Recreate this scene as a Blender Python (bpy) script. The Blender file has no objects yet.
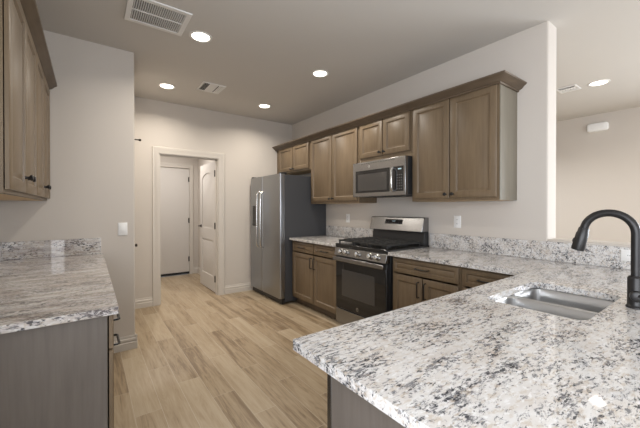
import bpy, bmesh, math, random
from mathutils import Vector, Matrix
random.seed(7)
scn = bpy.context.scene
col = scn.collection
PI = math.pi

# ------------------------------------------------------------------ camera, world, exposure, window light
cam_d = bpy.data.cameras.new('camera'); cam = bpy.data.objects.new('camera', cam_d); col.objects.link(cam)
cam.location = (0, 0, 1.302)
cam.rotation_euler = (PI/2 - 0.0057, 0, -0.6335)
cam_d.sensor_fit = 'HORIZONTAL'; cam_d.sensor_width = 36
cam_d.lens = 36 * 315.23 / 640
cam_d.shift_x = 0; cam_d.shift_y = -4.05 / 640
cam_d.clip_start = 0.05
scn.camera = cam
scn.view_settings.view_transform = 'Standard'; scn.view_settings.look = 'None'
scn.view_settings.gamma = 1; scn.view_settings.use_curve_mapping = False
scn.view_settings.exposure = 0.15

w = bpy.data.worlds.new('sky'); scn.world = w; w.use_nodes = True
bg = w.node_tree.nodes['Background']
bg.inputs[0].default_value = (0.70, 0.83, 1.0, 1); bg.inputs[1].default_value = 1.6

def area(name, loc, rot, sx, sy, power, color):
    l = bpy.data.lights.new(name, 'AREA'); l.shape = 'RECTANGLE'; l.size = sx; l.size_y = sy
    l.energy = power; l.color = color
    o = bpy.data.objects.new(name, l); o.location = loc; o.rotation_euler = rot; col.objects.link(o)
    return o
# daylight entering by the windows of the wall behind the camera and of the living room
DAY = (0.95, 0.965, 1.0)
area('window_daylight', (-.47, -1.35, 1.45), (PI/2, 0, -PI/2), 3.3, 1.4, 98, DAY)
area('window_daylight', (1.3, -3.93, 1.1), (PI/2, 0, 0), 2.2, 2.0, 18, DAY)
area('window_daylight', (4.6, -3.93, 1.35), (PI/2, 0, 0), 2.2, 1.5, 60, DAY)
area('window_daylight', (6.23, -1.9, 1.35), (PI/2, 0, PI/2), 2.4, 1.5, 170, (.88, .94, 1.0))
LAMP_W = 11.0
LAMP_COL = (1.0, 0.92, 0.81)

# ------------------------------------------------------------------ node helpers
class NT:
    def __init__(s, name):
        s.m = bpy.data.materials.new(name); s.m.use_nodes = True
        s.t = s.m.node_tree; s.b = s.t.nodes['Principled BSDF']
    def n(s, typ, **kw):
        nd = s.t.nodes.new(typ)
        for k, v in kw.items(): setattr(nd, k, v)
        return nd
    def l(s, a, b): s.t.links.new(a, b)
    def put(s, sock, v):
        if isinstance(v, bpy.types.NodeSocket): s.l(v, sock)
        else: sock.default_value = v
    def math(s, op, a, b=0.0):
        nd = s.n('ShaderNodeMath', operation=op); s.put(nd.inputs[0], a); s.put(nd.inputs[1], b); return nd.outputs[0]
    def coord(s, scale=(1, 1, 1), loc=(0, 0, 0)):
        tc = s.n('ShaderNodeTexCoord'); mp = s.n('ShaderNodeMapping')
        mp.inputs['Scale'].default_value = scale; mp.inputs['Location'].default_value = loc
        s.l(tc.outputs['Object'], mp.inputs[0]); return mp.outputs[0]
    def noise(s, vec, scale, detail=3, rough=.55, dist=0.0):
        nd = s.n('ShaderNodeTexNoise'); nd.inputs['Scale'].default_value = scale
        nd.inputs['Detail'].default_value = detail; nd.inputs['Roughness'].default_value = rough
        nd.inputs['Distortion'].default_value = dist; s.l(vec, nd.inputs['Vector']); return nd.outputs[0]
    def ramp(s, fac, stops):
        nd = s.n('ShaderNodeValToRGB'); e = nd.color_ramp.elements
        while len(e) < len(stops): e.new(0.5)
        for i, (p, c) in enumerate(stops):
            e[i].position = p; e[i].color = (c, c, c, 1) if isinstance(c, (int, float)) else (*c, 1)
        s.l(fac, nd.inputs[0]); return nd.outputs[0]
    def mix(s, fac, a, b, mode='MIX'):
        nd = s.n('ShaderNodeMix', data_type='RGBA', blend_type=mode)
        s.put(nd.inputs[0], fac)
        for sk, v in ((nd.inputs[6], a), (nd.inputs[7], b)):
            if isinstance(v, tuple): sk.default_value = (*v, 1)
            else: s.l(v, sk)
        return nd.outputs[2]
    def bump(s, h, strength=.2, dist=.002):
        nd = s.n('ShaderNodeBump'); nd.inputs['Strength'].default_value = strength
        nd.inputs['Distance'].default_value = dist; s.l(h, nd.inputs['Height']); s.l(nd.outputs[0], s.b.inputs['Normal'])
    def color(s, v): s.put(s.b.inputs['Base Color'], (*v, 1) if isinstance(v, tuple) else v)
    def rough(s, v): s.put(s.b.inputs['Roughness'], v)

def plain(name, c, rough=.5, metal=0.0, var=.04, scale=20, bump=0.0, emit=None):
    t = NT(name); v = t.coord(); n = t.noise(v, scale)
    a = tuple(x * (1 - var) for x in c); b = tuple(min(1, x * (1 + var)) for x in c)
    t.color(t.mix(n, a, b)); t.rough(rough); t.b.inputs['Metallic'].default_value = metal
    if bump: t.bump(t.noise(v, scale * 6, 4), bump, .0015)
    if emit: t.b.inputs['Emission Color'].default_value = (*emit[:3], 1); t.b.inputs['Emission Strength'].default_value = emit[3]
    return t.m

M = {}
WALL = (.550, .507, .460)
M['wall'] = plain('wall_paint', WALL, .85, var=.015, scale=3, bump=.12)
M['ceiling'] = plain('ceiling_paint', (.555, .53, .495), .9, var=.015, scale=3, bump=.12)
M['trim'] = plain('trim_paint', (.575, .535, .485), .55, var=.01)
M['door'] = plain('door_paint', (.60, .57, .535), .5, var=.01)
M['black'] = plain('matte_black_metal', (.018, .017, .017), .38, metal=.3)
M['bronze'] = plain('dark_bronze', (.035, .026, .02), .4, metal=.6)
M['white_plastic'] = plain('white_plastic', (.80, .80, .79), .4, var=.01)
M['white_metal'] = plain('white_enamel', (.72, .71, .69), .5, var=.01)
M['duct'] = plain('duct_dark', (.05, .05, .05), .9)
M['black_plastic'] = plain('black_plastic', (.02, .02, .021), .45)
M['black_glass'] = plain('black_glass', (.012, .012, .013), .06)
M['window_glass'] = plain('oven_window', (.055, .052, .05), .10)
M['iron'] = plain('cast_iron', (.018, .018, .018), .6, bump=.3)
M['enamel'] = plain('black_enamel', (.012, .012, .012), .18)
M['fridge_side'] = plain('charcoal_side', (.052, .054, .060), .5, var=.05, scale=200)
M['rubber'] = plain('dark_rubber', (.02, .018, .017), .8)
M['lit'] = plain('lamp_diffuser', (.9, .9, .88), .5, emit=(1.0, .93, .80, 5.0))
M['display'] = plain('lit_display', (.2, .3, .35), .3, emit=(.75, .95, 1.0, .45))
M['raw_wood'] = plain('unfinished_wood', (.55, .40, .24), .7, var=.12, scale=15)
M['gap'] = plain('cabinet_inside', (.03, .025, .02), .8)
M['caulk'] = plain('pale_print', (.16, .16, .16), .5)

def steel(name, c, rough, axis, metal=1.0):
    t = NT(name); sc = {'y': (300, 3, 300), 'z': (300, 300, 3), 'x': (3, 300, 300)}[axis]
    n = t.noise(t.coord(sc), 1.0, 2)
    t.color(t.mix(n, tuple(x*.975 for x in c), tuple(min(1, x*1.02) for x in c)))
    t.rough(t.ramp(n, [(0.3, rough*.95), (0.7, rough*1.05)])); t.b.inputs['Metallic'].default_value = metal
    return t.m
M['steel'] = plain('brushed_steel', (.29, .29, .295), .27, 1.0, .01)
M['fridge_steel'] = plain('brushed_fridge_steel', (.36, .37, .385), .30, 1.0, .01)
M['bright_steel'] = steel('polished_steel', (.68, .68, .67), .2, 'y')
M['sink_steel'] = plain('sink_steel', (.60, .60, .60), .30, 1.0, .01)

def wood(name, c1, c2, rough=.45, axis='z'):
    t = NT(name)
    st = {'z': (1, 1, .06), 'y': (1, .06, 1), 'x': (.06, 1, 1)}[axis]
    v = t.coord(st)
    n1 = t.noise(v, 60, 4, .6, .3); n2 = t.noise(t.coord((1, 1, .25)), 7, 3)
    f = t.math('ADD', t.math('MULTIPLY', n1, .6), t.math('MULTIPLY', n2, .5))
    t.color(t.ramp(f, [(.35, c1), (.75, c2)])); t.rough(rough)
    t.bump(n1, .06, .001)
    return t.m
M['wood'] = wood('stained_maple', (.130, .091, .054), (.192, .138, .084))
M['wood_dark'] = wood('stained_maple_moulding', (.085, .060, .038), (.130, .094, .062), axis='y')
M['end_panel'] = wood('stained_end_panel', (.115, .098, .084), (.160, .139, .121), rough=.5)
M['lit_end_upper'] = wood('lit_side_panel', (.165, .145, .110), (.21, .187, .145), rough=.5)  # same wood as the cabinets, with the light on this side painted in

def granite(name, streak=(1, 1.5, 1), vein=0.0, seed=0.0, dark=0.0):
    t = NT(name)
    v = t.coord(streak, (seed, seed, 0))
    big = t.noise(v, 7, 4, .65)
    base = t.ramp(big, [(.32, (.53, .49, .455)), (.50, (.66, .65, .64)), (.68, (.55, .505, .46))])
    mid = t.noise(v, 80, 5, .80, .5)
    dens = t.noise(t.coord(streak, (2, seed, 5)), 13, 4, .65, .4)
    md = t.math('ADD', mid, t.math('MULTIPLY', t.math('SUBTRACT', dens, .5), .38))
    c = t.mix(t.ramp(md, [(.510, 0.0), (.585, .88)]), base, (.135, .137, .150))
    v2 = t.coord(streak, (3.3 + seed, 1.7, .4))
    tan = t.noise(v2, 70, 3, .6)
    c = t.mix(t.ramp(tan, [(.53, 0.0), (.63, .5)]), c, (.45, .365, .27))
    wh = t.noise(v2, 110, 3, .6)
    c = t.mix(t.ramp(wh, [(.57, 0.0), (.63, .75)]), c, (.74, .74, .745))
    dk = t.noise(t.coord(streak, (8.1, seed, 2.2)), 110, 4, .65, .3)
    dk2 = t.math('ADD', dk, t.math('MULTIPLY', t.math('SUBTRACT', dens, .5), .50))
    c = t.mix(t.ramp(dk2, [(.588-dark, 0.0), (.638-dark, .94)]), c, (.045, .047, .055))
    if vein:
        vv = t.noise(t.coord((.8, 7.0, 7.0), (seed, 2, 0)), 3.2, 5, .7, .8)
        c = t.mix(t.math('MULTIPLY', t.ramp(vv, [(.46, 0.0), (.60, 1.0), (.68, .2)]), vein), c, (.25, .205, .20))
        vb = t.noise(t.coord((.6, 5.0, 5.0), (5, seed, 0)), 4, 3, .6, .5)
        c = t.mix(t.math('MULTIPLY', t.ramp(vb, [(.45, 0.0), (.62, 1.0)]), vein*.5), c, (.45, .38, .31))
    t.color(c); t.rough(t.ramp(mid, [(.3, .02), (.8, .04)]))
    return t.m
M['granite'] = granite('speckled_granite', (.42, 1.0, 1.0))
M['granite_left'] = granite('veined_granite', (.5, 1.1, 1.1), vein=.6, seed=4.0, dark=.03)

def floor_mat():
    t = NT('wood_look_tile')
    tc = t.n('ShaderNodeTexCoord'); sp = t.n('ShaderNodeSeparateXYZ'); t.l(tc.outputs['Object'], sp.inputs[0])
    W, Lh = .1524, .919
    cx = t.math('DIVIDE', t.math('SUBTRACT', sp.outputs[0], .838 - 20*W), W)
    ci = t.math('FLOOR', cx); fx = t.math('FRACT', cx)
    wn = t.n('ShaderNodeTexWhiteNoise', noise_dimensions='1D'); t.l(ci, wn.inputs['W'])
    # staggered joints; the row whose joint shows at y 2.17 keeps offset of the photo
    cy = t.math('ADD', t.math('DIVIDE', t.math('ADD', sp.outputs[1], 9.19 - 2.175), Lh),
                t.math('MULTIPLY', t.math('FLOOR', t.math('MULTIPLY', t.math('SUBTRACT', ci, 19), 1.0)), .362))
    ri = t.math('FLOOR', cy); fy = t.math('FRACT', cy)
    cb = t.n('ShaderNodeCombineXYZ'); t.l(ci, cb.inputs[0]); t.l(ri, cb.inputs[1])
    w2 = t.n('ShaderNodeTexWhiteNoise', noise_dimensions='2D'); t.l(cb.outputs[0], w2.inputs[0])
    rnd = w2.outputs['Value']
    # grain: own offset for every board
    off = t.n('ShaderNodeVectorMath', operation='SCALE'); t.l(w2.outputs['Color'], off.inputs[0]); off.inputs['Scale'].default_value = 13.0
    ad = t.n('ShaderNodeVectorMath', operation='ADD'); t.l(tc.outputs['Object'], ad.inputs[0]); t.l(off.outputs[0], ad.inputs[1])
    mp = t.n('ShaderNodeMapping'); mp.inputs['Scale'].default_value = (1, .07, 1); t.l(ad.outputs[0], mp.inputs[0])
    g1 = t.noise(mp.outputs[0], 55, 5, .65, .4); g2 = t.noise(mp.outputs[0], 9, 3, .5, 1.2)
    rings = t.math('ABSOLUTE', t.math('SUBTRACT', t.math('FRACT', t.math('MULTIPLY', g2, 16.0)), .5))
    f = t.math('ADD', t.math('ADD', t.math('MULTIPLY', g1, .50), t.math('MULTIPLY', g2, .42)), t.math('ADD', t.math('MULTIPLY', rnd, .20), t.math('MULTIPLY', rings, .12)))
    c = t.ramp(f, [(.42, (.185, .128, .074)), (.54, (.310, .235, .150)), (.67, (.375, .298, .203)), (.84, (.43, .355, .260))])
    ex = t.math('MULTIPLY', t.math('MINIMUM', fx, t.math('SUBTRACT', 1.0, fx)), W)
    ey = t.math('MULTIPLY', t.math('MINIMUM', fy, t.math('SUBTRACT', 1.0, fy)), Lh)
    e = t.math('LESS_THAN', t.math('MINIMUM', ex, ey), .0015)
    c = t.mix(t.math('MULTIPLY', e, .75), c, (.47, .41, .33))
    t.color(c); t.rough(t.ramp(g1, [(.3, .34), (.7, .46)]))
    t.bump(t.math('SUBTRACT', g1, t.math('MULTIPLY', e, .8)), .12, .0012)
    return t.m
M['floor'] = floor_mat()

# ------------------------------------------------------------------ mesh helpers
def new(): return bmesh.new()
def box(bm, x0, y0, z0, x1, y1, z1):
    vs = [bm.verts.new(p) for p in ((x0,y0,z0),(x1,y0,z0),(x1,y1,z0),(x0,y1,z0),(x0,y0,z1),(x1,y0,z1),(x1,y1,z1),(x0,y1,z1))]
    for f in ((0,3,2,1),(4,5,6,7),(0,1,5,4),(1,2,6,5),(2,3,7,6),(3,0,4,7)): bm.faces.new([vs[i] for i in f])
    return bm
def bx(*a): return box(new(), *a)
def loops(bm, rings, cap0=True, cap1=True, closed=True):
    R = [[bm.verts.new(p) for p in r] for r in rings]
    n = len(R[0])
    for a, b in zip(R, R[1:]):
        for i in range(n if closed else n-1):
            j = (i+1) % n; bm.faces.new((a[i], a[j], b[j], b[i]))
    if cap0: bm.faces.new(R[0][::-1])
    if cap1: bm.faces.new(R[-1])
    return bm
def lathe(bm, c, axis, prof, n=24):
    """prof: list of (radius, height along axis)"""
    ax = Vector(axis).normalized(); u = ax.orthogonal().normalized(); v = ax.cross(u); c = Vector(c)
    rings = [[c + ax*h + (u*math.cos(2*PI*k/n) + v*math.sin(2*PI*k/n))*max(r, 1e-4) for k in range(n)] for r, h in prof]
    return loops(bm, rings)
def tube(bm, pts, r, n=12):
    pts = [Vector(p) for p in pts]; rs = r if isinstance(r, list) else [r]*len(pts)
    rings = []; u = None
    for i, p in enumerate(pts):
        d = (pts[min(i+1, len(pts)-1)] - pts[max(i-1, 0)]).normalized()
        u = d.orthogonal().normalized() if u is None else (u - d*u.dot(d)).normalized()
        v = d.cross(u)
        rings.append([p + (u*math.cos(2*PI*k/n) + v*math.sin(2*PI*k/n))*rs[i] for k in range(n)])
    return loops(bm, rings)
def arc(c, r, a0, a1, n, eu, ev):
    c = Vector(c); eu = Vector(eu); ev = Vector(ev)
    return [c + eu*r*math.cos(a0+(a1-a0)*i/n) + ev*r*math.sin(a0+(a1-a0)*i/n) for i in range(n+1)]
def rrect(cx, cy, hx, hy, r, z, n=6):
    out = []
    for sx, sy, a in ((1,1,0),(-1,1,PI/2),(-1,-1,PI),(1,-1,1.5*PI)):
        for i in range(n+1):
            t = a + PI/2*i/n
            out.append(Vector((cx + sx*(hx-r) + r*math.cos(t), cy + sy*(hy-r) + r*math.sin(t), z)))
    return out
def face_map(facing, plane):
    """(a along width, b height, c outward) -> world"""
    return {'-x': lambda a, b, c: (plane - c, a, b), '+x': lambda a, b, c: (plane + c, a, b),
            '+y': lambda a, b, c: (a, plane + c, b), '-y': lambda a, b, c: (a, plane - c, b),
            '-z': lambda a, b, c: (a, b, plane - c)}[facing]
def panel(bm, P, a0, b0, a1, b1, rings):
    """rectangular rings (inset, outward depth): a framed, raised-panel front in one surface"""
    R = [[P(a0+i, b0+i, c), P(a1-i, b0+i, c), P(a1-i, b1-i, c), P(a0+i, b1-i, c)] for i, c in rings]
    return loops(bm, R)
DOOR_RINGS = [(0, .004), (0, .017), (.004, .020), (.052, .020), (.056, .0130), (.062, .0085), (.069, .009), (.082, .0165)]
DRAW_RINGS = [(0, .004), (0, .017), (.004, .020), (.030, .020), (.034, .0130), (.038, .010), (.047, .0165)]

def mesh_obj(name, bm, mat, bevel=0, smooth=True, seg=2):
    bmesh.ops.recalc_face_normals(bm, faces=bm.faces)
    me = bpy.data.meshes.new(name); bm.to_mesh(me); bm.free()
    o = bpy.data.objects.new(name, me); col.objects.link(o); me.materials.append(M[mat])
    if bevel:
        b = o.modifiers.new('bevel', 'BEVEL'); b.width = bevel; b.segments = seg; b.limit_method = 'ANGLE'; b.angle_limit = math.radians(40)
    if smooth:
        for p in me.polygons: p.use_smooth = True
        try: me.set_sharp_from_angle(angle=math.radians(38))
        except Exception: pass
    return o
def root_loc(o):
    while o.parent: o = o.parent
    return Vector(o.location)
def part(name, bm, mat, parent, bevel=0, label=None, seg=2):
    off = root_loc(parent)
    bmesh.ops.translate(bm, verts=bm.verts, vec=-off)
    o = mesh_obj(name, bm, mat, bevel, seg=seg); o.parent = parent
    if label: o['label'] = label
    return o
def tag(o, label, cat, group=None):
    o['label'] = label; o['category'] = cat
    if group: o['group'] = group
    return o
def thing(name, label, cat, loc, group=None):
    o = bpy.data.objects.new(name, None); o.empty_display_size = .1; col.objects.link(o); o.location = loc
    return tag(o, label, cat, group)
def single(name, bm, mat, label, cat, loc, bevel=0, group=None):
    bmesh.ops.translate(bm, verts=bm.verts, vec=-Vector(loc))
    o = mesh_obj(name, bm, mat, bevel); o.location = loc
    return tag(o, label, cat, group)
def struct(name, bm, mat, bevel=0):
    o = mesh_obj(name, bm, mat, bevel); o['kind'] = 'structure'; return o
def spart(name, bm, mat, parent, bevel=0, label=None):
    return part(name, bm, mat, parent, bevel, label)

# ------------------------------------------------------------------ the room
XL, XR, YB, YF, XF, ZC = -.55, 2.85, 4.697, -4.0, 6.3, 2.743
YS, XS = 3.385, .348
WT = .12
struct('floor', bx(XL-.12, YF-.12, -.1, XF+.12, 6.75, 0), 'floor')
struct('ceiling', bx(XL-.12, YF-.12, ZC, XF+.12, 6.75, ZC+.1), 'ceiling')
def prism(pts, z0, z1): return loops(new(), [[(x, y, z) for x, y in pts] for z in (z0, z1)])
def rc_(cx, cy, r, a0, a1, n=5): return [(cx+r*math.cos(a0+(a1-a0)*i/n), cy+r*math.sin(a0+(a1-a0)*i/n)) for i in range(n+1)]
r_ = .014
struct('wall_alcove', prism([(XL-.12, YS)] + rc_(XS-r_, YS+r_, r_, -PI/2, 0) + [(XS, YB), (XL-.12, YB)], 0, ZC), 'wall')
DX0, DX1, DZ = .768, 1.568, 2.04
b = new(); box(b, XL-.12, YB, 0, DX0, YB+WT, ZC); box(b, DX1, YB, 0, XR, YB+WT, ZC); box(b, DX0, YB, DZ, DX1, YB+WT, ZC)
struct('wall_back', b, 'wall')
YE = .919
WR = .185
struct('wall_right', prism(rc_(XR+r_, YE+r_, r_, PI, 1.5*PI) + rc_(XR+WR-r_, YE+r_, r_, 1.5*PI, 2*PI) + [(XR+WR, 6.6), (XR, 6.6)], 0, ZC), 'wall')
HZ = 1.062
b = bx(XR, -1.6, 0, XR+WR, YE-.001, HZ)
struct('wall_half', b, 'wall', .008)
# living room beyond the half wall, and the wall behind the camera, with their windows
def wall_x(name, x0, x1, y0, y1, holes):
    b = new(); ys = [y0]
    for (a, c, z0, z1) in holes:
        box(b, x0, ys[-1], 0, x1, a, ZC); 
        if z0 > 0: box(b, x0, a, 0, x1, c, z0)
        box(b, x0, a, z1, x1, c, ZC); ys.append(c)
    box(b, x0, ys[-1], 0, x1, y1, ZC); struct(name, b, 'wall')
wall_x('wall_left', XL-.12, XL, YF, YS-.0005, [(-3.1, .4, .70, 2.2)])
def wall_y(name, y0, y1, x0, x1, holes):
    b = new(); xs = [x0]
    for (a, c, z0, z1) in holes:
        box(b, xs[-1], y0, 0, a, y1, ZC)
        if z0 > 0: box(b, a, y0, 0, c, y1, z0)
        box(b, a, y0, z1, c, y1, ZC); xs.append(c)
    box(b, xs[-1], y0, 0, x1, y1, ZC); struct(name, b, 'wall')
wall_x('wall_far', XF, XF+.12, YF, 6.6, [(-3.1, -.7, .6, 2.1)])
wall_y('wall_front', YF-.12, YF, XL-.12, XF+.12, [(.2, 2.4, .05, 2.15), (3.5, 5.7, .6, 2.1)])
struct('wall_living_back', bx(XR+WR, 6.6, 0, XF+.12, 6.72, ZC), 'wall')
def window(name, a0, a1, z0, z1, P, thick=.05):
    b = new()
    def B(a, bb, c, d):
        p = P(a, bb, 0); q = P(c, d, thick)
        box(b, min(p[0],q[0]), min(p[1],q[1]), min(p[2],q[2]), max(p[0],q[0]), max(p[1],q[1]), max(p[2],q[2]))
    w = .05
    B(a0, z0, a1, z0+w); B(a0, z1-w, a1, z1); B(a0, z0+w, a0+w, z1-w); B(a1-w, z0+w, a1, z1-w)
    mid = (a0+a1)/2; B(mid-.03, z0+w, mid+.03, z1-w)
    o = struct(name, b, 'trim'); 
    return o
window('window_1', .2, 2.4, .05, 2.15, face_map('-y', YF-.03))
window('window_2', 3.5, 5.7, .6, 2.1, face_map('-y', YF-.03))
window('window_4', -3.1, .4, .70, 2.2, face_map('-x', XL-.03))
window('window_3', -3.1, -.7, .6, 2.1, face_map('+x', XF+.03))

# hallway beyond the open door
HX0, HX1, HY = .30, 1.775, 6.56
struct('wall_hall_right', bx(HX1, YB+WT, 0, HX1+.1, HY, ZC), 'wall')
struct('wall_hall_left', bx(HX0-.1, YB+WT, 0, HX0, HY, ZC), 'wall')
D2a, D2b, D2z = .79, 1.610, 2.085
b = new(); box(b, HX0-.1, HY, 0, D2a, HY+.1, ZC); box(b, D2b, HY, 0, XR, HY+.1, ZC); box(b, D2a, HY, D2z, D2b, HY+.1, ZC)
struct('wall_hall_back', b, 'wall')
# casings
def casing(name, P, a0, a1, z1, w=.086):
    b = new()
    prof = [(0, 0), (0, .012), (.010, .016), (.055, .016), (.062, .020), (w-.006, .020), (w, .012), (w, 0)]   # (outward from opening, projection)
    R = []
    for cn in range(4):
        r = []
        for o_, c in prof:
            a = (a0 - o_) if cn in (0, 1) else (a1 + o_)
            z = 0 if cn in (0, 3) else z1 + o_
            r.append(P(a, z, c))
        R.append(r)
    loops(b, R)
    return struct(name, b, 'trim')
casing('trim_1', face_map('-y', YB), DX0, DX1, DZ)
casing('trim_2', face_map('-y', HY), D2a, D2b, D2z, .075)
b = new(); J = .012                      # jamb lining and stop of the doorway
box(b, DX0, YB-.001, 0, DX0+J, YB+WT, DZ); box(b, DX1-J, YB-.001, 0, DX1, YB+WT, DZ); box(b, DX0, YB-.001, DZ-J, DX1, YB+WT, DZ)
box(b, DX0+J, YB+.045, 0, DX0+J+.01, YB+.075, DZ-J); box(b, DX0+J, YB+.045, DZ-J-.01, DX1-J, YB+.075, DZ-J); box(b, DX1-J-.01, YB+.045, 0, DX1-J, YB+.075, DZ-J)
struct('trim_3', b, 'trim')
# baseboards (stepped profile)
def baseboard(name, segs, h=.125):
    b = new()
    prof = [(0, 0), (.017, 0), (.017, h*.50), (.012, h*.55), (.012, h*.60), (.016, h*.64), (.014, h*.78), (.008, h*.82), (.008, h*.90), (.005, h), (0, h)]
    for p0, p1, nx, ny in segs:
        rings = [[(p[0]+nx*d, p[1]+ny*d, z) for d, z in prof] for p in (p0, p1)]
        loops(b, rings)
    return struct(name, b, 'trim')
baseboard('baseboard_back', [((XS, YB), (DX0-.086, YB), 0, -1), ((DX1+.086, YB), (XR, YB), 0, -1)])
baseboard('baseboard_alcove', [((.095, YS), (XS+.015, YS), 0, -1), ((XS, YS-.015), (XS, 3.5), 1, 0)])
baseboard('baseboard_hall', [((HX1, YB+WT), (HX1, HY), -1, 0), ((D2b+.075, HY), (HX1, HY), 0, -1), ((HX0, HY), (D2a-.075, HY), 0, -1)])
baseboard('baseboard_living', [((XF, -.6), (XF, 6.6), -1, 0)])

# open two-panel door of the doorway (hinged on the right jamb, swung into the hallway)
d1 = new(); X0 = 1.556; YH = YB+WT+.004; DW = .79
P = face_map('-x', X0+.002)
def leaf_panels(b, P, a0, a1, arch=True):
    pass
b = new()
box(b, X0+.009, YH, .012, X0+.036, YH+DW, DZ-.016)
st, rail = .115, .12
def frame_box(a0, z0, a1, z1): box(b, X0, a0, z0, X0+.009, a1, z1)
frame_box(YH, .012, YH+st, DZ-.016); frame_box(YH+DW-st, .012, YH+DW, DZ-.016)
frame_box(YH+st, .012, YH+DW-st, .24); frame_box(YH+st, .80, YH+DW-st, .98)
# arched head rail
n = 14; w_ = DW-2*st
for i in range(n):
    t0, t1 = i/n, (i+1)/n
    zz = lambda t: 1.80 + .075*math.sin(PI*t)**.8 if 0 < t < 1 else 1.80
    y0_, y1_ = YH+st+w_*t0, YH+st+w_*t1
    v = [b.verts.new(p) for p in ((X0, y0_, zz(t0)), (X0, y1_, zz(t1)), (X0, y1_, DZ-.016), (X0, y0_, DZ-.016))]
    b.faces.new(v)
    v2 = [b.verts.new(p) for p in ((X0, y0_, zz(t0)), (X0, y1_, zz(t1)), (X0+.009, y1_, zz(t1)), (X0+.009, y0_, zz(t0)))]
    b.faces.new(v2)
dr = struct('door_1', b, 'door')
b = new(); Pp = face_map('-x', X0+.009)
panel(b, Pp, YH+st+.02, .26, YH+DW-st-.02, .78, [(0, 0), (.03, .007)])
spart('door_panel', b, 'door', dr)
b = new(); panel(b, Pp, YH+st+.02, 1.0, YH+DW-st-.02, 1.78, [(0, 0), (.03, .007)])
spart('door_panel', b, 'door', dr)
b = new(); lathe(b, (X0, YH+DW-.06, 1.0), (-1, 0, 0), [(.027, 0), (.027, .006), (.012, .01), (.011, .045)], 20)
tube(b, [(X0-.042, YH+DW-.06, 1.0), (X0-.045, YH+DW-.10, 1.0), (X0-.043, YH+DW-.165, .998)], [.011, .009, .007])
spart('door_handle', b, 'bronze', dr)
for z in (.22, 1.03, 1.83):
    b = bx(DX1-J-.004, YB+.080, z-.048, DX1-J-.0005, YB+WT, z+.048); box(b, X0+.001, YH-.003, z-.048, X0+.034, YH-.0005, z+.048)
    tube(b, [(DX1-J-.007, YB+WT+.001, z-.05), (DX1-J-.007, YB+WT+.001, z+.05)], .0065, 10)
    spart('hinge', b, 'bronze', dr)
# closed flush door at the end of the hallway
b = bx(D2a+.003, HY+.01, .05, D2b-.003, HY+.05, D2z-.003)
dr = struct('door_2', b, 'door')
spart('door_sweep', bx(D2a+.003, HY-.004, .008, D2b-.003, HY+.05, .048), 'rubber', dr)
for z in (.30, 1.06, 1.87):
    b = new(); tube(b, [(D2b-.004, HY-.004, z-.05), (D2b-.004, HY-.004, z+.05)], .008, 10); box(b, D2b-.02, HY-.003, z-.045, D2b+.004, HY+.010, z+.045)
    spart('hinge', b, 'bronze', dr)
# pantry door in the side of the alcove wall, just seen edge on
b = bx(XS+.0005, 3.52, .01, XS+.004, 4.28, 2.035)
dr = struct('door_3', b, 'door')
b = new(); tube(b, [(XS+.004, 3.62, 1.985), (XS+.075, 3.62, 1.985)], .006, 10); lathe(b, (XS+.06, 3.62, 1.985), (1, 0, 0), [(.011, 0), (.011, .02)], 12)
spart('door_stop', b, 'bronze', dr, label='black door stop pin near the top of the door')
b = new(); lathe(b, (XS+.004, 3.60, .935), (1, 0, 0), [(.012, 0), (.008, .008), (.008, .018), (.016, .024), (.014, .038)], 16)
spart('door_knob', b, 'bronze', dr)

# ------------------------------------------------------------------ hardware
def pull(parent, P, a, b_, vertical, L=.128):
    """black bar pull on a front, at (a, b_) in the front's own plane"""
    bm = new(); h = L/2; c0, c1 = .020, .050
    if vertical: q = lambda s, c: P(a, b_+s, c)
    else: q = lambda s, c: P(a+s, b_, c)
    tube(bm, [q(-h, c0), q(-h, c1-.006), q(-h+.006, c1), q(h-.006, c1), q(h, c1-.006), q(h, c0)], .0052, 8)
    return part('pull', bm, 'black', parent)
def knob(parent, P, a, b_):
    bm = new(); o = Vector(P(a, b_, .020)); ax = Vector(P(a, b_, .021)) - o
    lathe(bm, o, ax, [(.009, 0), (.006, .006), (.006, .014), (.014, .020), (.015, .027), (.011, .031)], 16)
    return part('knob', bm, 'black', parent)
def door(parent, P, a0, a1, z0, z1, hw=None):
    d = part('door', panel(new(), P, a0, z0, a1, z1, DOOR_RINGS), 'wood', parent)
    if hw: (knob if hw[0] == 'k' else pull)(d, P, hw[1], hw[2], *([] if hw[0] == 'k' else [True]))
    return d
def drawer(parent, P, a0, a1, z0, z1, pz=None):
    d = part('drawer', panel(new(), P, a0, z0, a1, z1, DRAW_RINGS), 'wood', parent)
    pull(d, P, (a0+a1)/2, pz if pz else (z0+z1)/2, False)
    return d

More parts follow.
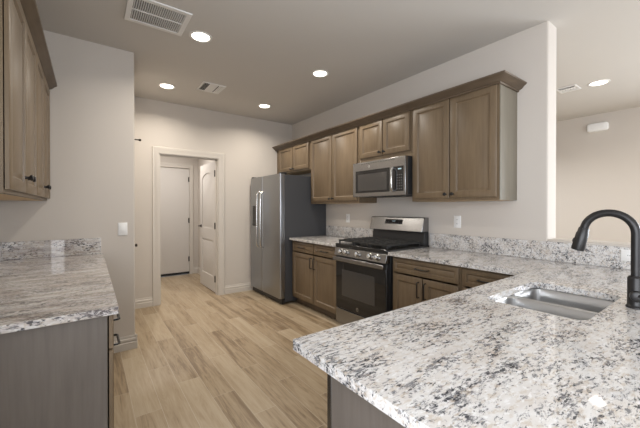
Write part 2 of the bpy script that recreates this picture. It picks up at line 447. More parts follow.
ZK, ZB = .095, .8715    # toe-kick height, top of base cabinets
def base_cabinet(label, P, plane_in, a0, a1, depth, fronts, group, loc):
    """P maps onto the face-frame plane; carcass is hollow behind it"""
    t = thing('base_cabinet', label, 'cabinet', loc, group)
    b = new()
    def B(a, z, c, a2, z2, c2):
        p, q = P(a, z, c), P(a2, z2, c2)
        box(b, *(min(p[i], q[i]) for i in range(3)), *(max(p[i], q[i]) for i in range(3)))
    e = .0008
    B(a0+e, ZK, -depth, a0+.018, ZB, 0); B(a1-.018, ZK, -depth, a1-e, ZB, 0)
    B(a0+.018, ZK, -depth, a1-.018, ZK+.018, -.001); B(a0+.018, ZK+.018, -depth, a1-.018, ZB, -depth+.012)
    B(a0+.018, ZB-.032, -.018, a1-.018, ZB, 0); B(a0+.018, ZK+.018, -.018, a1-.018, ZK+.04, 0)
    B(a0+.018, ZK+.04, -.018, a0+.036, ZB-.032, 0); B(a1-.036, ZK+.04, -.018, a1-.018, ZB-.032, 0)
    part('body', b, 'wood', t)
    b = new(); B(a0+e, 0.001, -depth, a1-e, ZK-.0005, -.07)
    part('toe_kick', b, 'wood_dark', t)
    for f in fronts:
        if f[0] == 'drawer': drawer(t, P, *f[1:])
        else: door(t, P, *f[1:])
    return t

# ------------------------------------------------------------------ right wall base cabinets
FX = 2.255
PR = face_map('-x', FX)
G = 'base cabinets along the range wall'
base_cabinet('brown wooden base cabinet with two drawers over two doors, between the refrigerator and the range', PR, FX, 2.700, 3.694, .57,
    [('drawer', 2.715, 3.180, .728, .852), ('drawer', 3.192, 3.680, .728, .852),
     ('door', 2.715, 3.180, .115, .712, ('p', 3.150, .615)), ('door', 3.192, 3.680, .115, .712, ('p', 3.222, .615))], G, (2.55, 3.18, 0))
base_cabinet('brown wooden base cabinet with one wide drawer over two doors, right beside the range', PR, FX, 1.275, 1.938, .57,
    [('drawer', 1.290, 1.923, .728, .852),
     ('door', 1.290, 1.601, .115, .712, ('p', 1.574, .615)), ('door', 1.612, 1.923, .115, .712, ('p', 1.640, .615))], G, (2.55, 1.6, 0))
base_cabinet('brown wooden corner base cabinet partly hidden behind the sink counter', PR, FX, .80, 1.274, .57,
    [('drawer', .885, 1.259, .728, .852), ('door', .885, 1.259, .115, .712, ('p', .915, .615))], G, (2.55, 1.05, 0))

# ------------------------------------------------------------------ peninsula
PP = face_map('+y', .760)
G2 = 'cabinets under the sink counter'
base_cabinet('sink base cabinet under the double bowl sink, fronts facing the range', PP, 0, 1.262, 2.10, .575,
    [('door', 1.274, 1.676, .115, .852, ('p', 1.646, .6)), ('door', 1.686, 2.088, .115, .852, ('p', 1.716, .6))], G2, (1.68, .45, 0))
t = thing('dishwasher', 'dishwasher edge showing as a dark strip under the free corner of the sink counter', 'dishwasher', (.93, .45, 0))
part('body', bx(.6185, .20, .06, 1.2605, .7605, ZB-.001), 'black_plastic', t)
dd = part('door', bx(.6035, .7625, .10, 1.2595, .785, ZB-.006), 'steel', t, .003, label='steel door with dark edges')
b = new(); tube(b, [(.66, .785, .80), (.66, .815, .80), (.67, .822, .80), (1.19, .822, .80), (1.20, .815, .80), (1.20, .785, .80)], .009, 10); part('handle', b, 'bright_steel', dd)
part('toe_kick', bx(.6185, .22, .001, 1.2605, .70, .0595), 'black_plastic', t)
single('peninsula_end_panel', bx(.600, .155, .002, .617, .757, ZB), 'end_panel', 'grey brown wooden end panel closing the sink peninsula below the counter corner', 'panel', (.608, .45, 0), .001)
single('peninsula_back_panel', bx(.618, .155, .002, 2.845, .170, ZB), 'end_panel', 'grey brown wooden back panel of the sink peninsula facing the camera', 'panel', (1.7, .16, 0), .001)

# ------------------------------------------------------------------ granite tops
CT, CTH = .902, .030
def slab(outline, holes, z0, z1):
    b = new(); edges = []
    for lp in [outline] + holes:
        vs = [b.verts.new((p[0], p[1], z1)) for p in lp]
        for i in range(len(vs)): edges.append(b.edges.new((vs[i], vs[(i+1) % len(vs)])))
    r = bmesh.ops.triangle_fill(b, edges=edges, use_beauty=True, normal=(0, 0, 1))
    fs = [g for g in b.faces]
    ex = bmesh.ops.extrude_face_region(b, geom=fs)
    vs = [g for g in ex['geom'] if isinstance(g, bmesh.types.BMVert)]
    for v in vs: v.co.z = z0
    return b
SX0, SX1, SY0, SY1 = 1.408, 1.957, .338, .694
hole = [(p.x, p.y) for p in rrect((SX0+SX1)/2, (SY0+SY1)/2, (SX1-SX0)/2, (SY1-SY0)/2, .045, 0)][::-1]
cx_, cy_ = .499, -.36
rc = .006
outer = [(cx_+rc, cy_), (2.828, cy_), (2.828, 1.944), (2.195, 1.944), (2.195, .823)]
outer += [(.499+rc - rc*math.sin(t), .823-rc + rc*math.cos(t)) for t in [PI/2*i/4 for i in range(5)]]
outer += [(.499, cy_+rc)]
single('granite_counter', slab(outer, [hole], CT-CTH, CT), 'granite', 'L-shaped speckled white and grey granite countertop holding the sink', 'countertop', (1.7, .4, CT), .004)
single('granite_counter', slab([(2.195, 2.697), (2.828, 2.697), (2.828, 3.699), (2.195, 3.699)], [], CT-CTH, CT), 'granite',
       'short granite countertop between the refrigerator and the range', 'countertop', (2.5, 3.2, CT), .004)
SPZ = 1.046
single('granite_backsplash', bx(2.829, -.36, CT+.0005, 2.8495, 1.944, SPZ), 'granite', 'long low granite backsplash strip right of the range, along the half wall', 'backsplash', (2.84, .8, CT), .002)
single('granite_backsplash', bx(2.829, 2.697, CT+.0005, 2.8495, 3.699, SPZ), 'granite', 'short granite backsplash strip left of the range', 'backsplash', (2.84, 3.2, CT), .002)

# ------------------------------------------------------------------ left counter
PL = face_map('+x', .062)
GL = 'base cabinets on the left'
base_cabinet('grey brown base cabinet at the near end of the left counter with black pulls', PL, 0, 1.541+.016, 2.0, .595,
    [('drawer', 1.546, 1.992, .728, .862, .795), ('drawer', 1.546, 1.992, .115, .718, .682)], GL, (-.25, 1.78, 0))
base_cabinet('brown base cabinet at the far end of the left counter against the wall', PL, 0, 2.001, 3.383, .595,
    [('drawer', 2.012, 2.685, .728, .858), ('drawer', 2.697, 3.36, .728, .858), ('door', 2.012, 2.685, .115, .718, ('p', 2.65, .6)), ('door', 2.697, 3.36, .115, .718, ('p', 2.73, .6))], GL, (-.25, 2.7, 0))
single('counter_end_panel', bx(-.548, 1.541, .002, .060, 1.5565, ZB), 'end_panel', 'flat grey brown wood grain panel closing the near end of the left counter', 'panel', (-.25, 1.55, 0), .001)
o = slab([(-.549, 1.495), (.0975, 1.512), (.106, 3.384), (-.549, 3.384)], [], CT-CTH, CT)
single('granite_counter', o, 'granite_left', 'streaked grey and white granite countertop on the left under the wall cabinets', 'countertop', (-.2, 2.4, CT), .004)
single('granite_backsplash', bx(-.549, 3.365, CT+.0005, .088, 3.3845, 1.042), 'granite_left', 'granite backsplash strip at the far end of the left counter', 'backsplash', (-.2, 3.37, CT), .002)
single('granite_backsplash', bx(-.549, 1.50, CT+.0005, -.530, 3.364, 1.042), 'granite_left', 'granite backsplash strip along the left wall behind the left counter', 'backsplash', (-.54, 2.4, CT), .002)

# ------------------------------------------------------------------ wall cabinets
UX = 2.552; UZ1 = 2.275
PU = face_map('-x', UX)
def wall_cabinet(label, P, a0, a1, z0, z1, depth, doors, group, loc, side=None, rot=0):
    t = thing('wall_cabinet', label, 'cabinet', loc, group)
    b = new(); e = .0006
    def B(a, z, c, a2, z2, c2, bb=None):
        p, q = P(a, z, c), P(a2, z2, c2)
        box(bb or b, *(min(p[i], q[i]) for i in range(3)), *(max(p[i], q[i]) for i in range(3)))
    B(a0+e, z0, -depth, a1-e, z1, -.0)
    part('body', b, 'wood', t, .0008)
    b = new(); B(a0+.02, z0-.0012, -depth+.01, a1-.02, z0-.0001, -.02, b)
    part('underside', b, 'raw_wood', t, label='pale unfinished underside')
    for d in doors: door(t, P, *d)
    return t
GU = 'wall cabinets over the range wall'
dz0, dz1 = 1.392, 2.258
wall_cabinet('small two-door wooden wall cabinet high above the refrigerator', PU, 3.690, 4.690, 1.858, UZ1, .295,
    [(3.735, 4.160, 1.880, dz1, ('k', 4.135, 1.905)), (4.172, 4.597, 1.880, dz1, ('k', 4.197, 1.905))], GU, (2.70, 4.19, 1.858))
wall_cabinet('tall two-door wooden wall cabinet between the refrigerator and the microwave', PU, 2.700, 3.689, 1.366, UZ1, .295,
    [(2.720, 3.188, dz0, dz1, ('k', 3.160, 1.425)), (3.200, 3.668, dz0, dz1, ('k', 3.228, 1.425))], GU, (2.70, 3.19, 1.366))
wall_cabinet('short two-door wooden wall cabinet directly above the microwave', PU, 1.952, 2.699, 1.815, UZ1, .295,
    [(1.975, 2.319, 1.870, dz1, ('k', 2.294, 1.905)), (2.331, 2.676, 1.870, dz1, ('k', 2.356, 1.905))], GU, (2.70, 2.3, 1.815))
t = wall_cabinet('tall two-door wooden wall cabinet at the right end, next to the wall opening', PU, 1.140, 1.951, 1.366, UZ1, .295,
    [(1.155, 1.541, dz0, dz1, ('k', 1.513, 1.425)), (1.552, 1.933, dz0, dz1, ('k', 1.580, 1.425))], GU, (2.70, 1.55, 1.366))
part('side_panel', bx(2.553, 1.134, 1.366, 2.849, 1.1395, UZ1), 'lit_end_upper', t, label='side panel of the same wood, its brighter light painted into the colour')
# crown moulding running over all four cabinets with its return to the wall
def crown(name, path, z0, label, loc, mat='wood_dark'):
    """path: list of (inner point, outward 2-D offset direction)"""
    b = new(); R = []
    prof = [(-.006, 0), (.006, 0), (.008, .012), (.028, .020), (.050, .044), (.062, .050), (.064, .062), (-.006, .062)]
    for (x, y), (ox, oy) in path:
        R.append([(x+ox*d, y+oy*d, z0+z) for d, z in prof])
    loops(b, R)
    return single(name, b, mat, label, 'moulding', loc)
CZ = 2.2535
# moulding sits on the face of the cabinets
crown('crown_moulding', [((2.5255, 4.690), (-1, 0)), ((2.5255, 1.128), (-1, -1)), ((2.849, 1.128), (0, -1))], CZ+.0, 'dark brown crown moulding along the top of the wall cabinets over the range', (2.5, 3, CZ))
b = bx(2.533, 1.1345, UZ1+.0005, 2.848, 4.688, UZ1+.018)
single('cabinet_top_board', b, 'wood_dark', 'flat board on top of the range wall cabinets behind the crown moulding', 'board', (2.7, 3, UZ1))

# left wall cabinets, very slightly out of parallel
UL = -.250
PUL = face_map('+x', UL-.02)
GLU = 'wall cabinets over the left counter'
def left_upper(a0, a1, lab):
    m = (a0+a1)/2
    t = wall_cabinet(lab, PUL, a0, a1, 1.362, UZ1, .278,
        [(a0+.002 if a0 < 1.9 else a0+.012, m-.004, 1.378, dz1, ('k', m-.045, 1.452)), (m+.004, a1-.008, 1.378, dz1, ('k', m+.045, 1.452))], GLU, (-.4, m, 1.362))
    return t
left_upper(1.740, 2.560, 'nearer wooden wall cabinet at the left edge above the left counter')
left_upper(2.562, 3.383, 'farther wooden wall cabinet above the left counter touching the wall')
crown('crown_moulding', [((-.549, 1.733), (0, -1)), ((-.268, 1.733), (1, -1)), ((-.268, 3.384), (1, 0))], CZ, 'dark brown crown moulding above the left wall cabinets', (-.3, 2.5, CZ))

# ------------------------------------------------------------------ refrigerator
t = thing('refrigerator', 'stainless steel side-by-side refrigerator with charcoal sides standing against the back wall', 'refrigerator', (2.45, 4.17, 0))
FY0, FY1, FS = 3.702, 4.645, 4.240
part('body', bx(2.135, FY0+.004, .03, 2.835, FY1-.004, 1.755), 'fridge_side', t, .004, label='charcoal grey side')
def fdoor(y0, y1, name):
    # rounded front edges
    b = new(); z0, z1 = .085, 1.765; r = .022
    pr = [(2.130, y0), (2.130, y1)] + [(2.055+r-r*math.sin(a), y1-r+r*math.cos(a)) for a in [PI/2*i/6 for i in range(7)]] \
       + [(2.055+r-r*math.cos(a), y0+r-r*math.sin(a)) for a in [PI/2*i/6 for i in range(7)]]
    loops(b, [[(x, y, z) for x, y in pr] for z in (z0, z1)])
    return part(name, b, 'fridge_steel', t)
fd = fdoor(FS+.003, FY1, 'freezer_door'); rd = fdoor(FY0, FS-.003, 'fridge_door')
def fhandle(par, y, bow):
    b = new(); x = 2.055
    pts = [(x+.002, y, 1.535), (x-.035, y, 1.530), (x-.052, y, 1.50)] + [(x-.052-.006*math.sin(PI*i/8), y, 1.50-.74*i/8) for i in range(1, 8)] + [(x-.052, y, .76), (x-.035, y, .735), (x+.002, y, .73)]
    tube(b, pts, .012, 12); part('handle', b, 'bright_steel', par, label='bright steel bar handle')
fhandle(fd, FS+.055, 1); fhandle(rd, FS-.060, -1)
b = bx(2.0525, 4.430, 1.03, 2.0565, 4.560, 1.335); dsp = part('dispenser', b, 'black_glass', fd, .002, label='black ice and water dispenser')
part('dispenser_tray', bx(2.040, 4.445, 1.045, 2.053, 4.545, 1.06), 'black_plastic', dsp)
part('grille', bx(2.09, FY0+.01, .012, 2.134, FY1-.01, .082), 'black_plastic', t)
for y in (FY0+.08, FY1-.08):
    b = new(); lathe(b, (2.115, y, .0005), (0, 0, 1), [(.02, 0), (.02, .012), (.01, .02), (.01, .03)], 14); part('foot', b, 'black_plastic', t)
part('hinge_cover', bx(2.07, FY0+.01, 1.766, 2.17, FY0+.06, 1.785), 'black_plastic', t, .004)
part('hinge_cover', bx(2.07, FY1-.06, 1.766, 2.17, FY1-.01, 1.785), 'black_plastic', t, .004)

# ------------------------------------------------------------------ gas range
t = thing('gas_range', 'stainless steel and black gas range with five knobs and cast iron grates', 'stove', (2.5, 2.32, 0))
RY0, RY1 = 1.950, 2.690
part('body', bx(2.235, RY0, .03, 2.835, RY1, .880), 'black_plastic', t, .002)
b = bx(2.185, RY0-.001, .8805, 2.835, RY1+.001, .920)
ct = part('cooktop', b, 'enamel', t, .006)
# control panel, slightly sloping
b = new(); rings = [[(2.188, y, .879), (2.168, y, .795), (2.234, y, .795), (2.234, y, .879)] for y in (RY0, RY1)]
loops(b, rings); cp = part('control_panel', b, 'steel', t, .003)
for i, y in enumerate((2.580, 2.500, 2.325, 2.150, 2.060)):
    b = new(); ax = Vector((-.972, 0, .235)).normalized()
    lathe(b, (2.1785, y, .837), ax, [(.030, -.002), (.030, .005), (.024, .007), (.022, .030), (.019, .034)], 22)
    k = part('knob', b, 'bright_steel', cp)
    b = new(); o = Vector((2.1785, y, .837)) + ax*.031; box(b, o.x-.006, y-.0035, .842-.018, o.x+.003, y+.0035, .842+.022); part('knob_grip', b, 'steel', k, .001)
od = part('oven_door', bx(2.190, RY0+.004, .225, 2.2345, RY1-.004, .788), 'black_plastic', t, .004)
part('door_glass', bx(2.186, RY0+.012, .232, 2.1915, RY1-.012, .735), 'black_glass', od, .002, label='black glass oven front')
part('oven_window', bx(2.1845, RY0+.15, .37, 2.1862, RY1-.11, .650), 'window_glass', od)
b = new(); box(b, 2.140, RY0+.006, .742, 2.156, RY1-.006, .784)
for yy in (RY0+.03, RY1-.05): box(b, 2.1555, yy, .750, 2.1905, yy+.02, .776)
part('door_handle', b, 'steel', od, .005, label='wide steel bar handle')
# round emblem near the bottom of the oven glass: ring with script-like loops
b = new(); c0 = Vector((2.1855, 2.34, .275))
def ring(bm, c, r, w, x): 
    n = 28; R = []
    for rr, xx in ((r-w, x), (r-w, x-.001), (r, x-.001), (r, x)):
        R.append([(xx, c.y+rr*math.cos(2*PI*k/n), c.z+rr*math.sin(2*PI*k/n)) for k in range(n)])
    R.append(R[0]); 
    RV = [[bm.verts.new(p) for p in r_] for r_ in R[:4]]
    for i in range(4):
        a, d = RV[i], RV[(i+1) % 4]
        for k in range(n): bm.faces.new((a[k], a[(k+1) % n], d[(k+1) % n], d[k]))
ring(b, c0, .017, .0025, 2.1858)
tube(b, [(2.1852, c0.y+.010, c0.z+.004), (2.1852, c0.y+.006, c0.z+.008), (2.1852, c0.y+.002, c0.z+.003), (2.1852, c0.y+.006, c0.z-.007), (2.1852, c0.y+.001, c0.z-.004)], .0012, 6)
tube(b, [(2.1852, c0.y-.002, c0.z+.007), (2.1852, c0.y-.008, c0.z+.006), (2.1852, c0.y-.004, c0.z+.001), (2.1852, c0.y-.009, c0.z-.005), (2.1852, c0.y-.002, c0.z-.007)], .0012, 6)
part('emblem', b, 'bright_steel', od)
part('storage_drawer', bx(2.192, RY0+.004, .055, 2.2345, RY1-.004, .218), 'steel', t, .004)
# back guard
b = new(); rings = [[(2.745, y, .9205), (2.765, y, 1.055), (2.834, y, 1.055), (2.834, y, .9205)] for y in (RY0+.01, RY1-.01)]
loops(b, rings); part('backguard_base', b, 'black_plastic', t, .003, label='black lower back guard')
b = new(); rings = [[(2.712, y, 1.056), (2.762, y, 1.205), (2.835, y, 1.205), (2.835, y, 1.056)] for y in (RY0+.008, RY1+.008)]
loops(b, rings); bgp = part('backguard', b, 'steel', t, .006, label='sloping brushed steel back guard')
def slope(z): return 2.712 + .05*(z-1.056)/.149
b = new(); rings = [[(slope(1.128)-.0015, y, 1.128), (slope(1.178)-.0015, y, 1.178), (slope(1.178)+.002, y, 1.178), (slope(1.128)+.002, y, 1.128)] for y in (2.225, 2.470)]
loops(b, rings); dp = part('control_display', b, 'black_glass', bgp)
b = new()
for k in range(4):
    y = 2.365 - k*.011 - (.004 if k > 1 else 0); z = 1.157; x = slope(z)-.0022
    box(b, x-.0004, y-.003, z-.006, x+.0006, y+.003, z-.0048); box(b, x-.0004, y-.003, z+.0048, x+.0006, y+.003, z+.006)
    box(b, x-.0004, y-.003, z-.006, x+.0006, y-.0018, z+.006); box(b, x-.0004, y+.0018, z-.006, x+.0006, y+.003, z+.006)
part('clock_digits', b, 'display', dp)
b = new()
for r_ in range(2):
    for k in range(8):
        y = 2.455 - k*.03; z = 1.137 + r_*.010
        if r_ == 1 and 2.29 < y < 2.40: continue
        x = slope(z)-.0018; box(b, x-.0004, y-.006, z-.0012, x+.0004, y+.006, z+.0012)
part('button_marks', b, 'caulk', dp)
# burners and grates
for (x, y, r_) in ((2.35, 2.54, .045), (2.62, 2.54, .038), (2.35, 2.10, .045), (2.62, 2.10, .035), (2.48, 2.32, .05)):
    b = new(); lathe(b, (x, y, .9202), (0, 0, 1), [(r_, 0), (r_, .008), (r_*.8, .010), (r_*.8, .016), (r_*.7, .019)], 24); part('burner', b, 'iron', ct)
for (y0, y1) in ((1.972, 2.205), (2.212, 2.428), (2.435, 2.668)):
    b = new(); z0, z1 = .944, .960; w_ = .0065; x0, x1 = 2.215, 2.715
    box(b, x0, y0, z0, x0+2*w_, y1, z1); box(b, x1-2*w_, y0, z0, x1, y1, z1)
    box(b, x0+2*w_, y0, z0, x1-2*w_, y0+2*w_, z1); box(b, x0+2*w_, y1-2*w_, z0, x1-2*w_, y1, z1)
    ym = (y0+y1)/2
    box(b, x0+2*w_, ym-w_/1.2, z0+.003, x1-2*w_, ym+w_/1.2, z1+.005)
    for x in (2.28, 2.35, 2.42, 2.49, 2.56, 2.62, 2.67): box(b, x-w_/1.3, y0+2*w_, z0+.001, x+w_/1.3, y1-2*w_, z1+.006)
    for x in (x0+.002, x1-.016):
        for y in (y0+.002, y1-.016): box(b, x, y, .9202, x+.014, y+.014, z0)
    part('grate', b, 'iron', ct, .002)
for y in (RY0+.05, RY1-.05):
    for x in (2.29, 2.78):
        b = new(); lathe(b, (x, y, .0005), (0, 0, 1), [(.018, 0), (.018, .01), (.01, .014), (.01, .03)], 12); part('foot', b, 'black_plastic', t)

# ------------------------------------------------------------------ microwave
t = thing('microwave', 'stainless steel over-the-range microwave mounted under the short wall cabinet', 'microwave', (2.65, 2.32, 1.42))
MY0, MY1, MZ0, MZ1 = 1.953, 2.697, 1.428, 1.811
part('body', bx(2.49, MY0+.002, MZ0+.004, 2.845, MY1-.002, MZ1), 'black_plastic', t, .003)
md = part('front', bx(2.450, MY0, MZ0, 2.489, MY1, MZ1-.001), 'steel', t, .005)
part('door_glass', bx(2.4475, 2.150, 1.470, 2.4515, 2.650, 1.715), 'black_glass', md, .002)
part('door_window', bx(2.4462, 2.185, 1.492, 2.4478, 2.610, 1.675), 'window_glass', md)
cpn = part('control_panel', bx(2.4475, 1.975, 1.470, 2.4515, 2.110, 1.715), 'black_glass', md, .002)
b = bx(2.4466, 2.00, 1.682, 2.4476, 2.04, 1.693); part('clock_display', b, 'display', cpn)
for i in range(3):
    for j in range(6): part('button', bx(2.4468, 1.990+i*.026, 1.490+j*.027, 2.4478, 2.002+i*.026, 1.497+j*.027), 'caulk', cpn)
b = new(); tube(b, [(2.4505, 2.095, 1.700), (2.425, 2.095, 1.695), (2.412, 2.095, 1.670), (2.410, 2.095, 1.59), (2.412, 2.095, 1.505), (2.425, 2.095, 1.480), (2.4505, 2.095, 1.475)], .010, 12)
part('handle', b, 'bright_steel', md, label='vertical steel bar handle')
b = new()
for k in range(14): box(b, 2.4492, 2.08+k*.035, 1.786, 2.4502, 2.105+k*.035, 1.790)
part('vent_slots', b, 'duct', md)
ring_b = new(); c1 = Vector((0, 2.44, 1.755)); ring(ring_b, c1, .012, .002, 2.4502); part('emblem', ring_b, 'white_metal', md)
part('filter_panel', bx(2.52, 2.02, MZ0-.002, 2.80, 2.62, MZ0+.0035), 'duct', t)

# ------------------------------------------------------------------ sink
t = thing('kitchen_sink', 'undermount stainless steel double bowl sink set in the granite peninsula', 'sink', (1.68, .516, CT-CTH-.2))
for (x0, x1) in ((1.400, 1.669), (1.689, 1.965)):
    cx, cy, hx, hy = (x0+x1)/2, .516, (x1-x0)/2, .186
    zt = CT-CTH-.0008
    R = [rrect(cx, cy, hx+.009, hy+.012, .045, zt), rrect(cx, cy, hx-.002, hy-.002, .038, zt), rrect(cx, cy, hx-.007, hy-.007, .036, zt-.006)]
    for k in range(1, 5): R.append(rrect(cx, cy, hx-.007-.0015*k, hy-.007-.0015*k, .035, zt-.006-.040*k))
    for k in range(1, 6):
        a = PI/2*k/5; R.append(rrect(cx, cy, hx-.013-.022*(1-math.cos(a)), hy-.013-.022*(1-math.cos(a)), max(.012, .035-.02*(1-math.cos(a))), zt-.166-.022*math.sin(a)))
    R.append(rrect(cx, cy, .045, .045, .0449, zt-.191))
    b = new(); loops(b, R, cap0=False)
    bo = part('bowl', b, 'sink_steel', t)
    md_ = bo.modifiers.new('solid', 'SOLIDIFY'); md_.thickness = .0012; md_.offset = -1
    b = new(); lathe(b, (cx, cy, zt-.1908), (0, 0, 1), [(.043, 0), (.043, .003), (.032, .002), (.030, -.001)], 24); dn = part('drain', b, 'bright_steel', bo)
    b = new(); lathe(b, (cx, cy, zt-.1915), (0, 0, 1), [(.026, 0), (.026, .003), (.006, .004), (.006, .012), (.011, .015)], 18); part('strainer', b, 'duct', bo)

# ------------------------------------------------------------------ faucet
FXc, FYc = 1.770, .268
t = thing('kitchen_faucet', 'matte black gooseneck pull-down faucet standing behind the sink', 'faucet', (FXc, FYc, CT))
b = new(); lathe(b, (FXc, FYc, CT+.0004), (0, 0, 1), [(.030, 0), (.030, .006), (.0265, .010), (.0255, .012), (.0255, .118), (.022, .125), (.0185, .128)], 28)
body = part('base_column', b, 'black', t)
Rg = .083; zc = 1.199; zb = CT+.126
pts = [(FXc, FYc, zb), (FXc, FYc, zb+.06), (FXc, FYc, zc)] + [tuple(p) for p in arc((FXc, FYc+Rg, zc), Rg, PI, PI*.05, 20, (0, 1, 0), (0, 0, 1))][1:]
b = new(); tube(b, pts, .0155, 16); part('spout', b, 'black', t)
e0 = Vector(pts[-1]); e1 = Vector(pts[-2]); dv = (e0-e1).normalized()
b = new(); lathe(b, e0-dv*.004, dv, [(.0165, 0), (.0190, .003), (.0200, .022), (.0225, .027), (.0245, .095), (.0232, .103), (.018, .104)], 24)
sh = part('spray_head', b, 'black', t)
b = new(); q = e0+dv*.062+Vector((0, .0, 0)); sd = dv.cross(Vector((-1, 0, 0))).normalized(); lathe(b, e0+dv*.06+sd*.0225, sd, [(.010, 0), (.010, .003), (.008, .004)], 14); part('spray_button', b, 'black_plastic', sh)
hd = Vector((-.62, -.15, 0)).normalized()
b = new(); hc = Vector((FXc, FYc, CT+.052)); lathe(b, hc+hd*.018, hd, [(.021, 0), (.021, .022), (.020, .028), (.014, .031)], 24)
tube(b, [hc+hd*.040, hc+hd*.050+Vector((.0, -.02, .012)), hc+hd*.054+Vector((0, -.085, .03))], [.007, .006, .005], 10)
part('lever', b, 'black', t)

# ------------------------------------------------------------------ outlets and switches
def outlet(label, P, a, z, horiz=False, kind='outlet', w_=.072, h_=.116):
    if horiz: w_, h_ = h_, w_
    p = P(a, z, 0); cat = 'outlet' if kind == 'outlet' else 'switch'
    t = thing('wall_outlet' if kind == 'outlet' else 'light_switch', label, cat, p)
    b = new(); panel(b, P, a-w_/2, z-h_/2, a+w_/2, z+h_/2, [(0, .0003), (0, .004), (.003, .006)])
    pl = part('cover_plate', b, 'white_plastic', t)
    if kind == 'outlet':
        for s in (-1, 1):
            da, dz = (s*.02, 0) if horiz else (0, s*.02)
            b = new(); panel(b, P, a+da-.014, z+dz-.014, a+da+.014, z+dz+.014, [(0, .005), (0, .0075), (.002, .008)]); r = part('socket', b, 'white_plastic', t)
            b = new()
            for k in (-.005, .005): panel(b, P, a+da+k-.0012, z+dz-.004, a+da+k+.0012, z+dz+.004, [(0, .0075), (0, .0084)])
            part('slots', b, 'duct', r)
    else:
        b = new(); panel(b, P, a-.017, z-.034, a+.017, z+.034, [(0, .005), (0, .008), (.003, .0095)]); part('rocker', b, 'white_plastic', t)
    return t
outlet('white outlet on the wall right of the range, above the backsplash', face_map('-x', XR), 1.655, 1.172)
outlet('white outlet on the wall between the refrigerator and the range', face_map('-x', XR), 3.235, 1.165)
outlet('white outlet set sideways in the granite backsplash, behind the faucet', face_map('-x', 2.829), .440, .995, True)
outlet('white light switch on the wall beside the left counter', face_map('-y', YS), .252, 1.112, kind='switch')

# ------------------------------------------------------------------ ceiling: lights and vents
def ceiling_light(x, y, label, r=.078, power=LAMP_W, group='recessed kitchen ceiling lights', color=LAMP_COL):
    t = thing('ceiling_light', label, 'light', (x, y, ZC), group)
    b = new(); n = 32; R = []
    prof = [(r+.014, 0), (r+.013, -.004), (r, -.006), (r-.006, -.003), (r-.006, 0)]
    RV = [[b.verts.new((x+q*math.cos(2*PI*k/n), y+q*math.sin(2*PI*k/n), ZC+h)) for k in range(n)] for q, h in prof]
    for i in range(len(RV)):
        a, d = RV[i], RV[(i+1) % len(RV)]
        for k in range(n): b.faces.new((a[k], a[(k+1) % n], d[(k+1) % n], d[k]))
    part('trim_ring', b, 'white_metal', t)
    b = new(); lathe(b, (x, y, ZC-.0005), (0, 0, -1), [(r-.007, 0), (r-.009, .003), (r*.5, .006), (.001, .007)], 32); part('diffuser', b, 'lit', t)
    l = bpy.data.lights.new('lamp', 'AREA'); l.shape = 'DISK'; l.size = .09; l.energy = power; l.color = color; l.spread = math.radians(150)
    o = bpy.data.objects.new('lamp', l); col.objects.link(o); o.parent = t; o.location = (0, 0, -.012)
    return t
ceiling_light(.766, 2.735, 'round recessed ceiling light right beside the large air vent')
ceiling_light(.750, 4.075, 'round recessed ceiling light above the open doorway, left of the small vent')
ceiling_light(2.006, 4.055, 'round recessed ceiling light in front of the refrigerator, nearest the back wall corner')
ceiling_light(2.004, 2.725, 'round recessed ceiling light in front of the microwave cabinets')
ceiling_light(4.735, 1.030, 'round recessed ceiling light beyond the half wall in the next room', group='living room ceiling lights', r=.085, power=LAMP_W*1.2)
for i_, (x, y) in enumerate(((4.735, 3.2), (4.735, -1.4))):  # two out-of-view lamps added to brighten the far wall of the next room
    ceiling_light(x, y, ('added unseen fill light in the ceiling deep in the next room behind the range wall', 'added unseen fill light in the ceiling at the near end of the next room')[i_], group='living room ceiling lights', r=.085, power=(60, 12)[i_], color=(.95, .98, 1.0))
for (x, y) in ((1.0, 5.6),):
    ceiling_light(x, y, 'round recessed ceiling light inside the hallway', group='hallway ceiling light', power=20, color=(1.0, .95, .90))

def vent(label, x0, y0, x1, y1, name='ceiling_vent'):
    t = thing(name, label, 'vent', ((x0+x1)/2, (y0+y1)/2, ZC)); return t
P = face_map('-z', ZC)
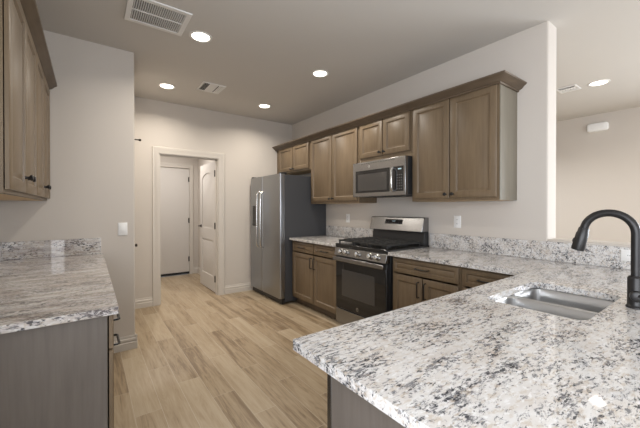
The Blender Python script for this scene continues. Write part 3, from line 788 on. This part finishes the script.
# large return grille, two banks of fins
x0, y0, x1, y1 = .222, 2.450, .627, 2.812
t = vent('large white louvred return air grille in the ceiling', x0, y0, x1, y1)
b = new(); f = .035
def cb(b, a0, b0, a1, b1, z0, z1): box(b, a0, b0, ZC-z1, a1, b1, ZC-z0)
ym = y0 + (y1-y0)*.50
for (a0, b0, a1, b1) in ((x0, y0, x1, y0+f), (x0, y1-f, x1, y1), (x0, y0+f, x0+f, y1-f), (x1-f, y0+f, x1, y1-f)): cb(b, a0, b0, a1, b1, .0003, .010)
cb(b, x0+f, ym-.007, x1-f, ym+.007, .002, .009)
part('frame', b, 'white_metal', t, .002)
part('duct_backing', bx(x0+f-.002, y0+f-.002, ZC-.0012, x1-f+.002, y1-f+.002, ZC-.0002), 'duct', t)
b = new(); n = 24
for k in range(n):
    xx = x0+f+ (x1-x0-2*f)*(k+.5)/n
    for (ya, yb) in ((y0+f, ym-.007), (ym+.007, y1-f)):
        loops(b, [[(xx-.0035, y, ZC-.0015), (xx-.0015, y, ZC-.0015), (xx+.0045, y, ZC-.0085), (xx+.0025, y, ZC-.0085)] for y in (ya, yb)])
part('louvres', b, 'white_metal', t)
# small supply register
def register(label, x0, y0, x1, y1, grp=None):
    t = vent(label, x0, y0, x1, y1)
    b = new(); f = .022
    for (a0, b0, a1, b1) in ((x0, y0, x1, y0+f), (x0, y1-f, x1, y1), (x0, y0+f, x0+f, y1-f), (x1-f, y0+f, x1, y1-f)): cb(b, a0, b0, a1, b1, .0003, .008)
    part('frame', b, 'white_metal', t, .002)
    part('duct_backing', bx(x0+f-.002, y0+f-.002, ZC-.0012, x1-f+.002, y1-f+.002, ZC-.0002), 'duct', t)
    b = new(); w = (x1-x0-2*f)
    for k in range(3):
        for xx, s in ((x0+f+.012+k*.018, 1), (x1-f-.012-k*.018, -1)):
            loops(b, [[(xx, y, ZC-.0015), (xx+.002, y, ZC-.0015), (xx+.002-s*.008, y, ZC-.0095), (xx-s*.008, y, ZC-.0095)] for y in (y0+f, y1-f)])
    xa, xb = x0+f+.062, x1-f-.062; n = 6
    for k in range(n):
        yy = y0+f+(y1-y0-2*f)*(k+.5)/n
        loops(b, [[(x, yy-.010, ZC-.0015), (x, yy-.008, ZC-.0015), (x, yy+.014, ZC-.0085), (x, yy+.012, ZC-.0085)] for x in (xa, xb)])
    part('louvres', b, 'white_metal', t)
register('small white square supply vent in the ceiling between two recessed lights', 1.055, 3.670, 1.320, 3.965)
register('small white ceiling vent beyond the half wall in the next room', 4.56, 1.20, 4.78, 1.40)

# white box near the ceiling on the living room wall
t = thing('wall_chime', 'white rounded plastic box mounted high on the wall of the next room', 'box', (XF, 1.378, 2.54))
b = new(); R = []
for c, s in ((.0005, 0), (.045, 0), (.055, .006), (.060, .016)):
    R.append([(XF-c, 1.378+p.x, 2.54+p.y) for p in rrect(0, 0, .125-s, .062-s, .035, 0)])
loops(b, R); part('housing', b, 'white_plastic', t)
b = new()
for k in range(5): box(b, XF-.0612, 1.30, 2.515+k*.012, XF-.0602, 1.455, 2.519+k*.012)
part('speaker_slots', b, 'white_metal', t)
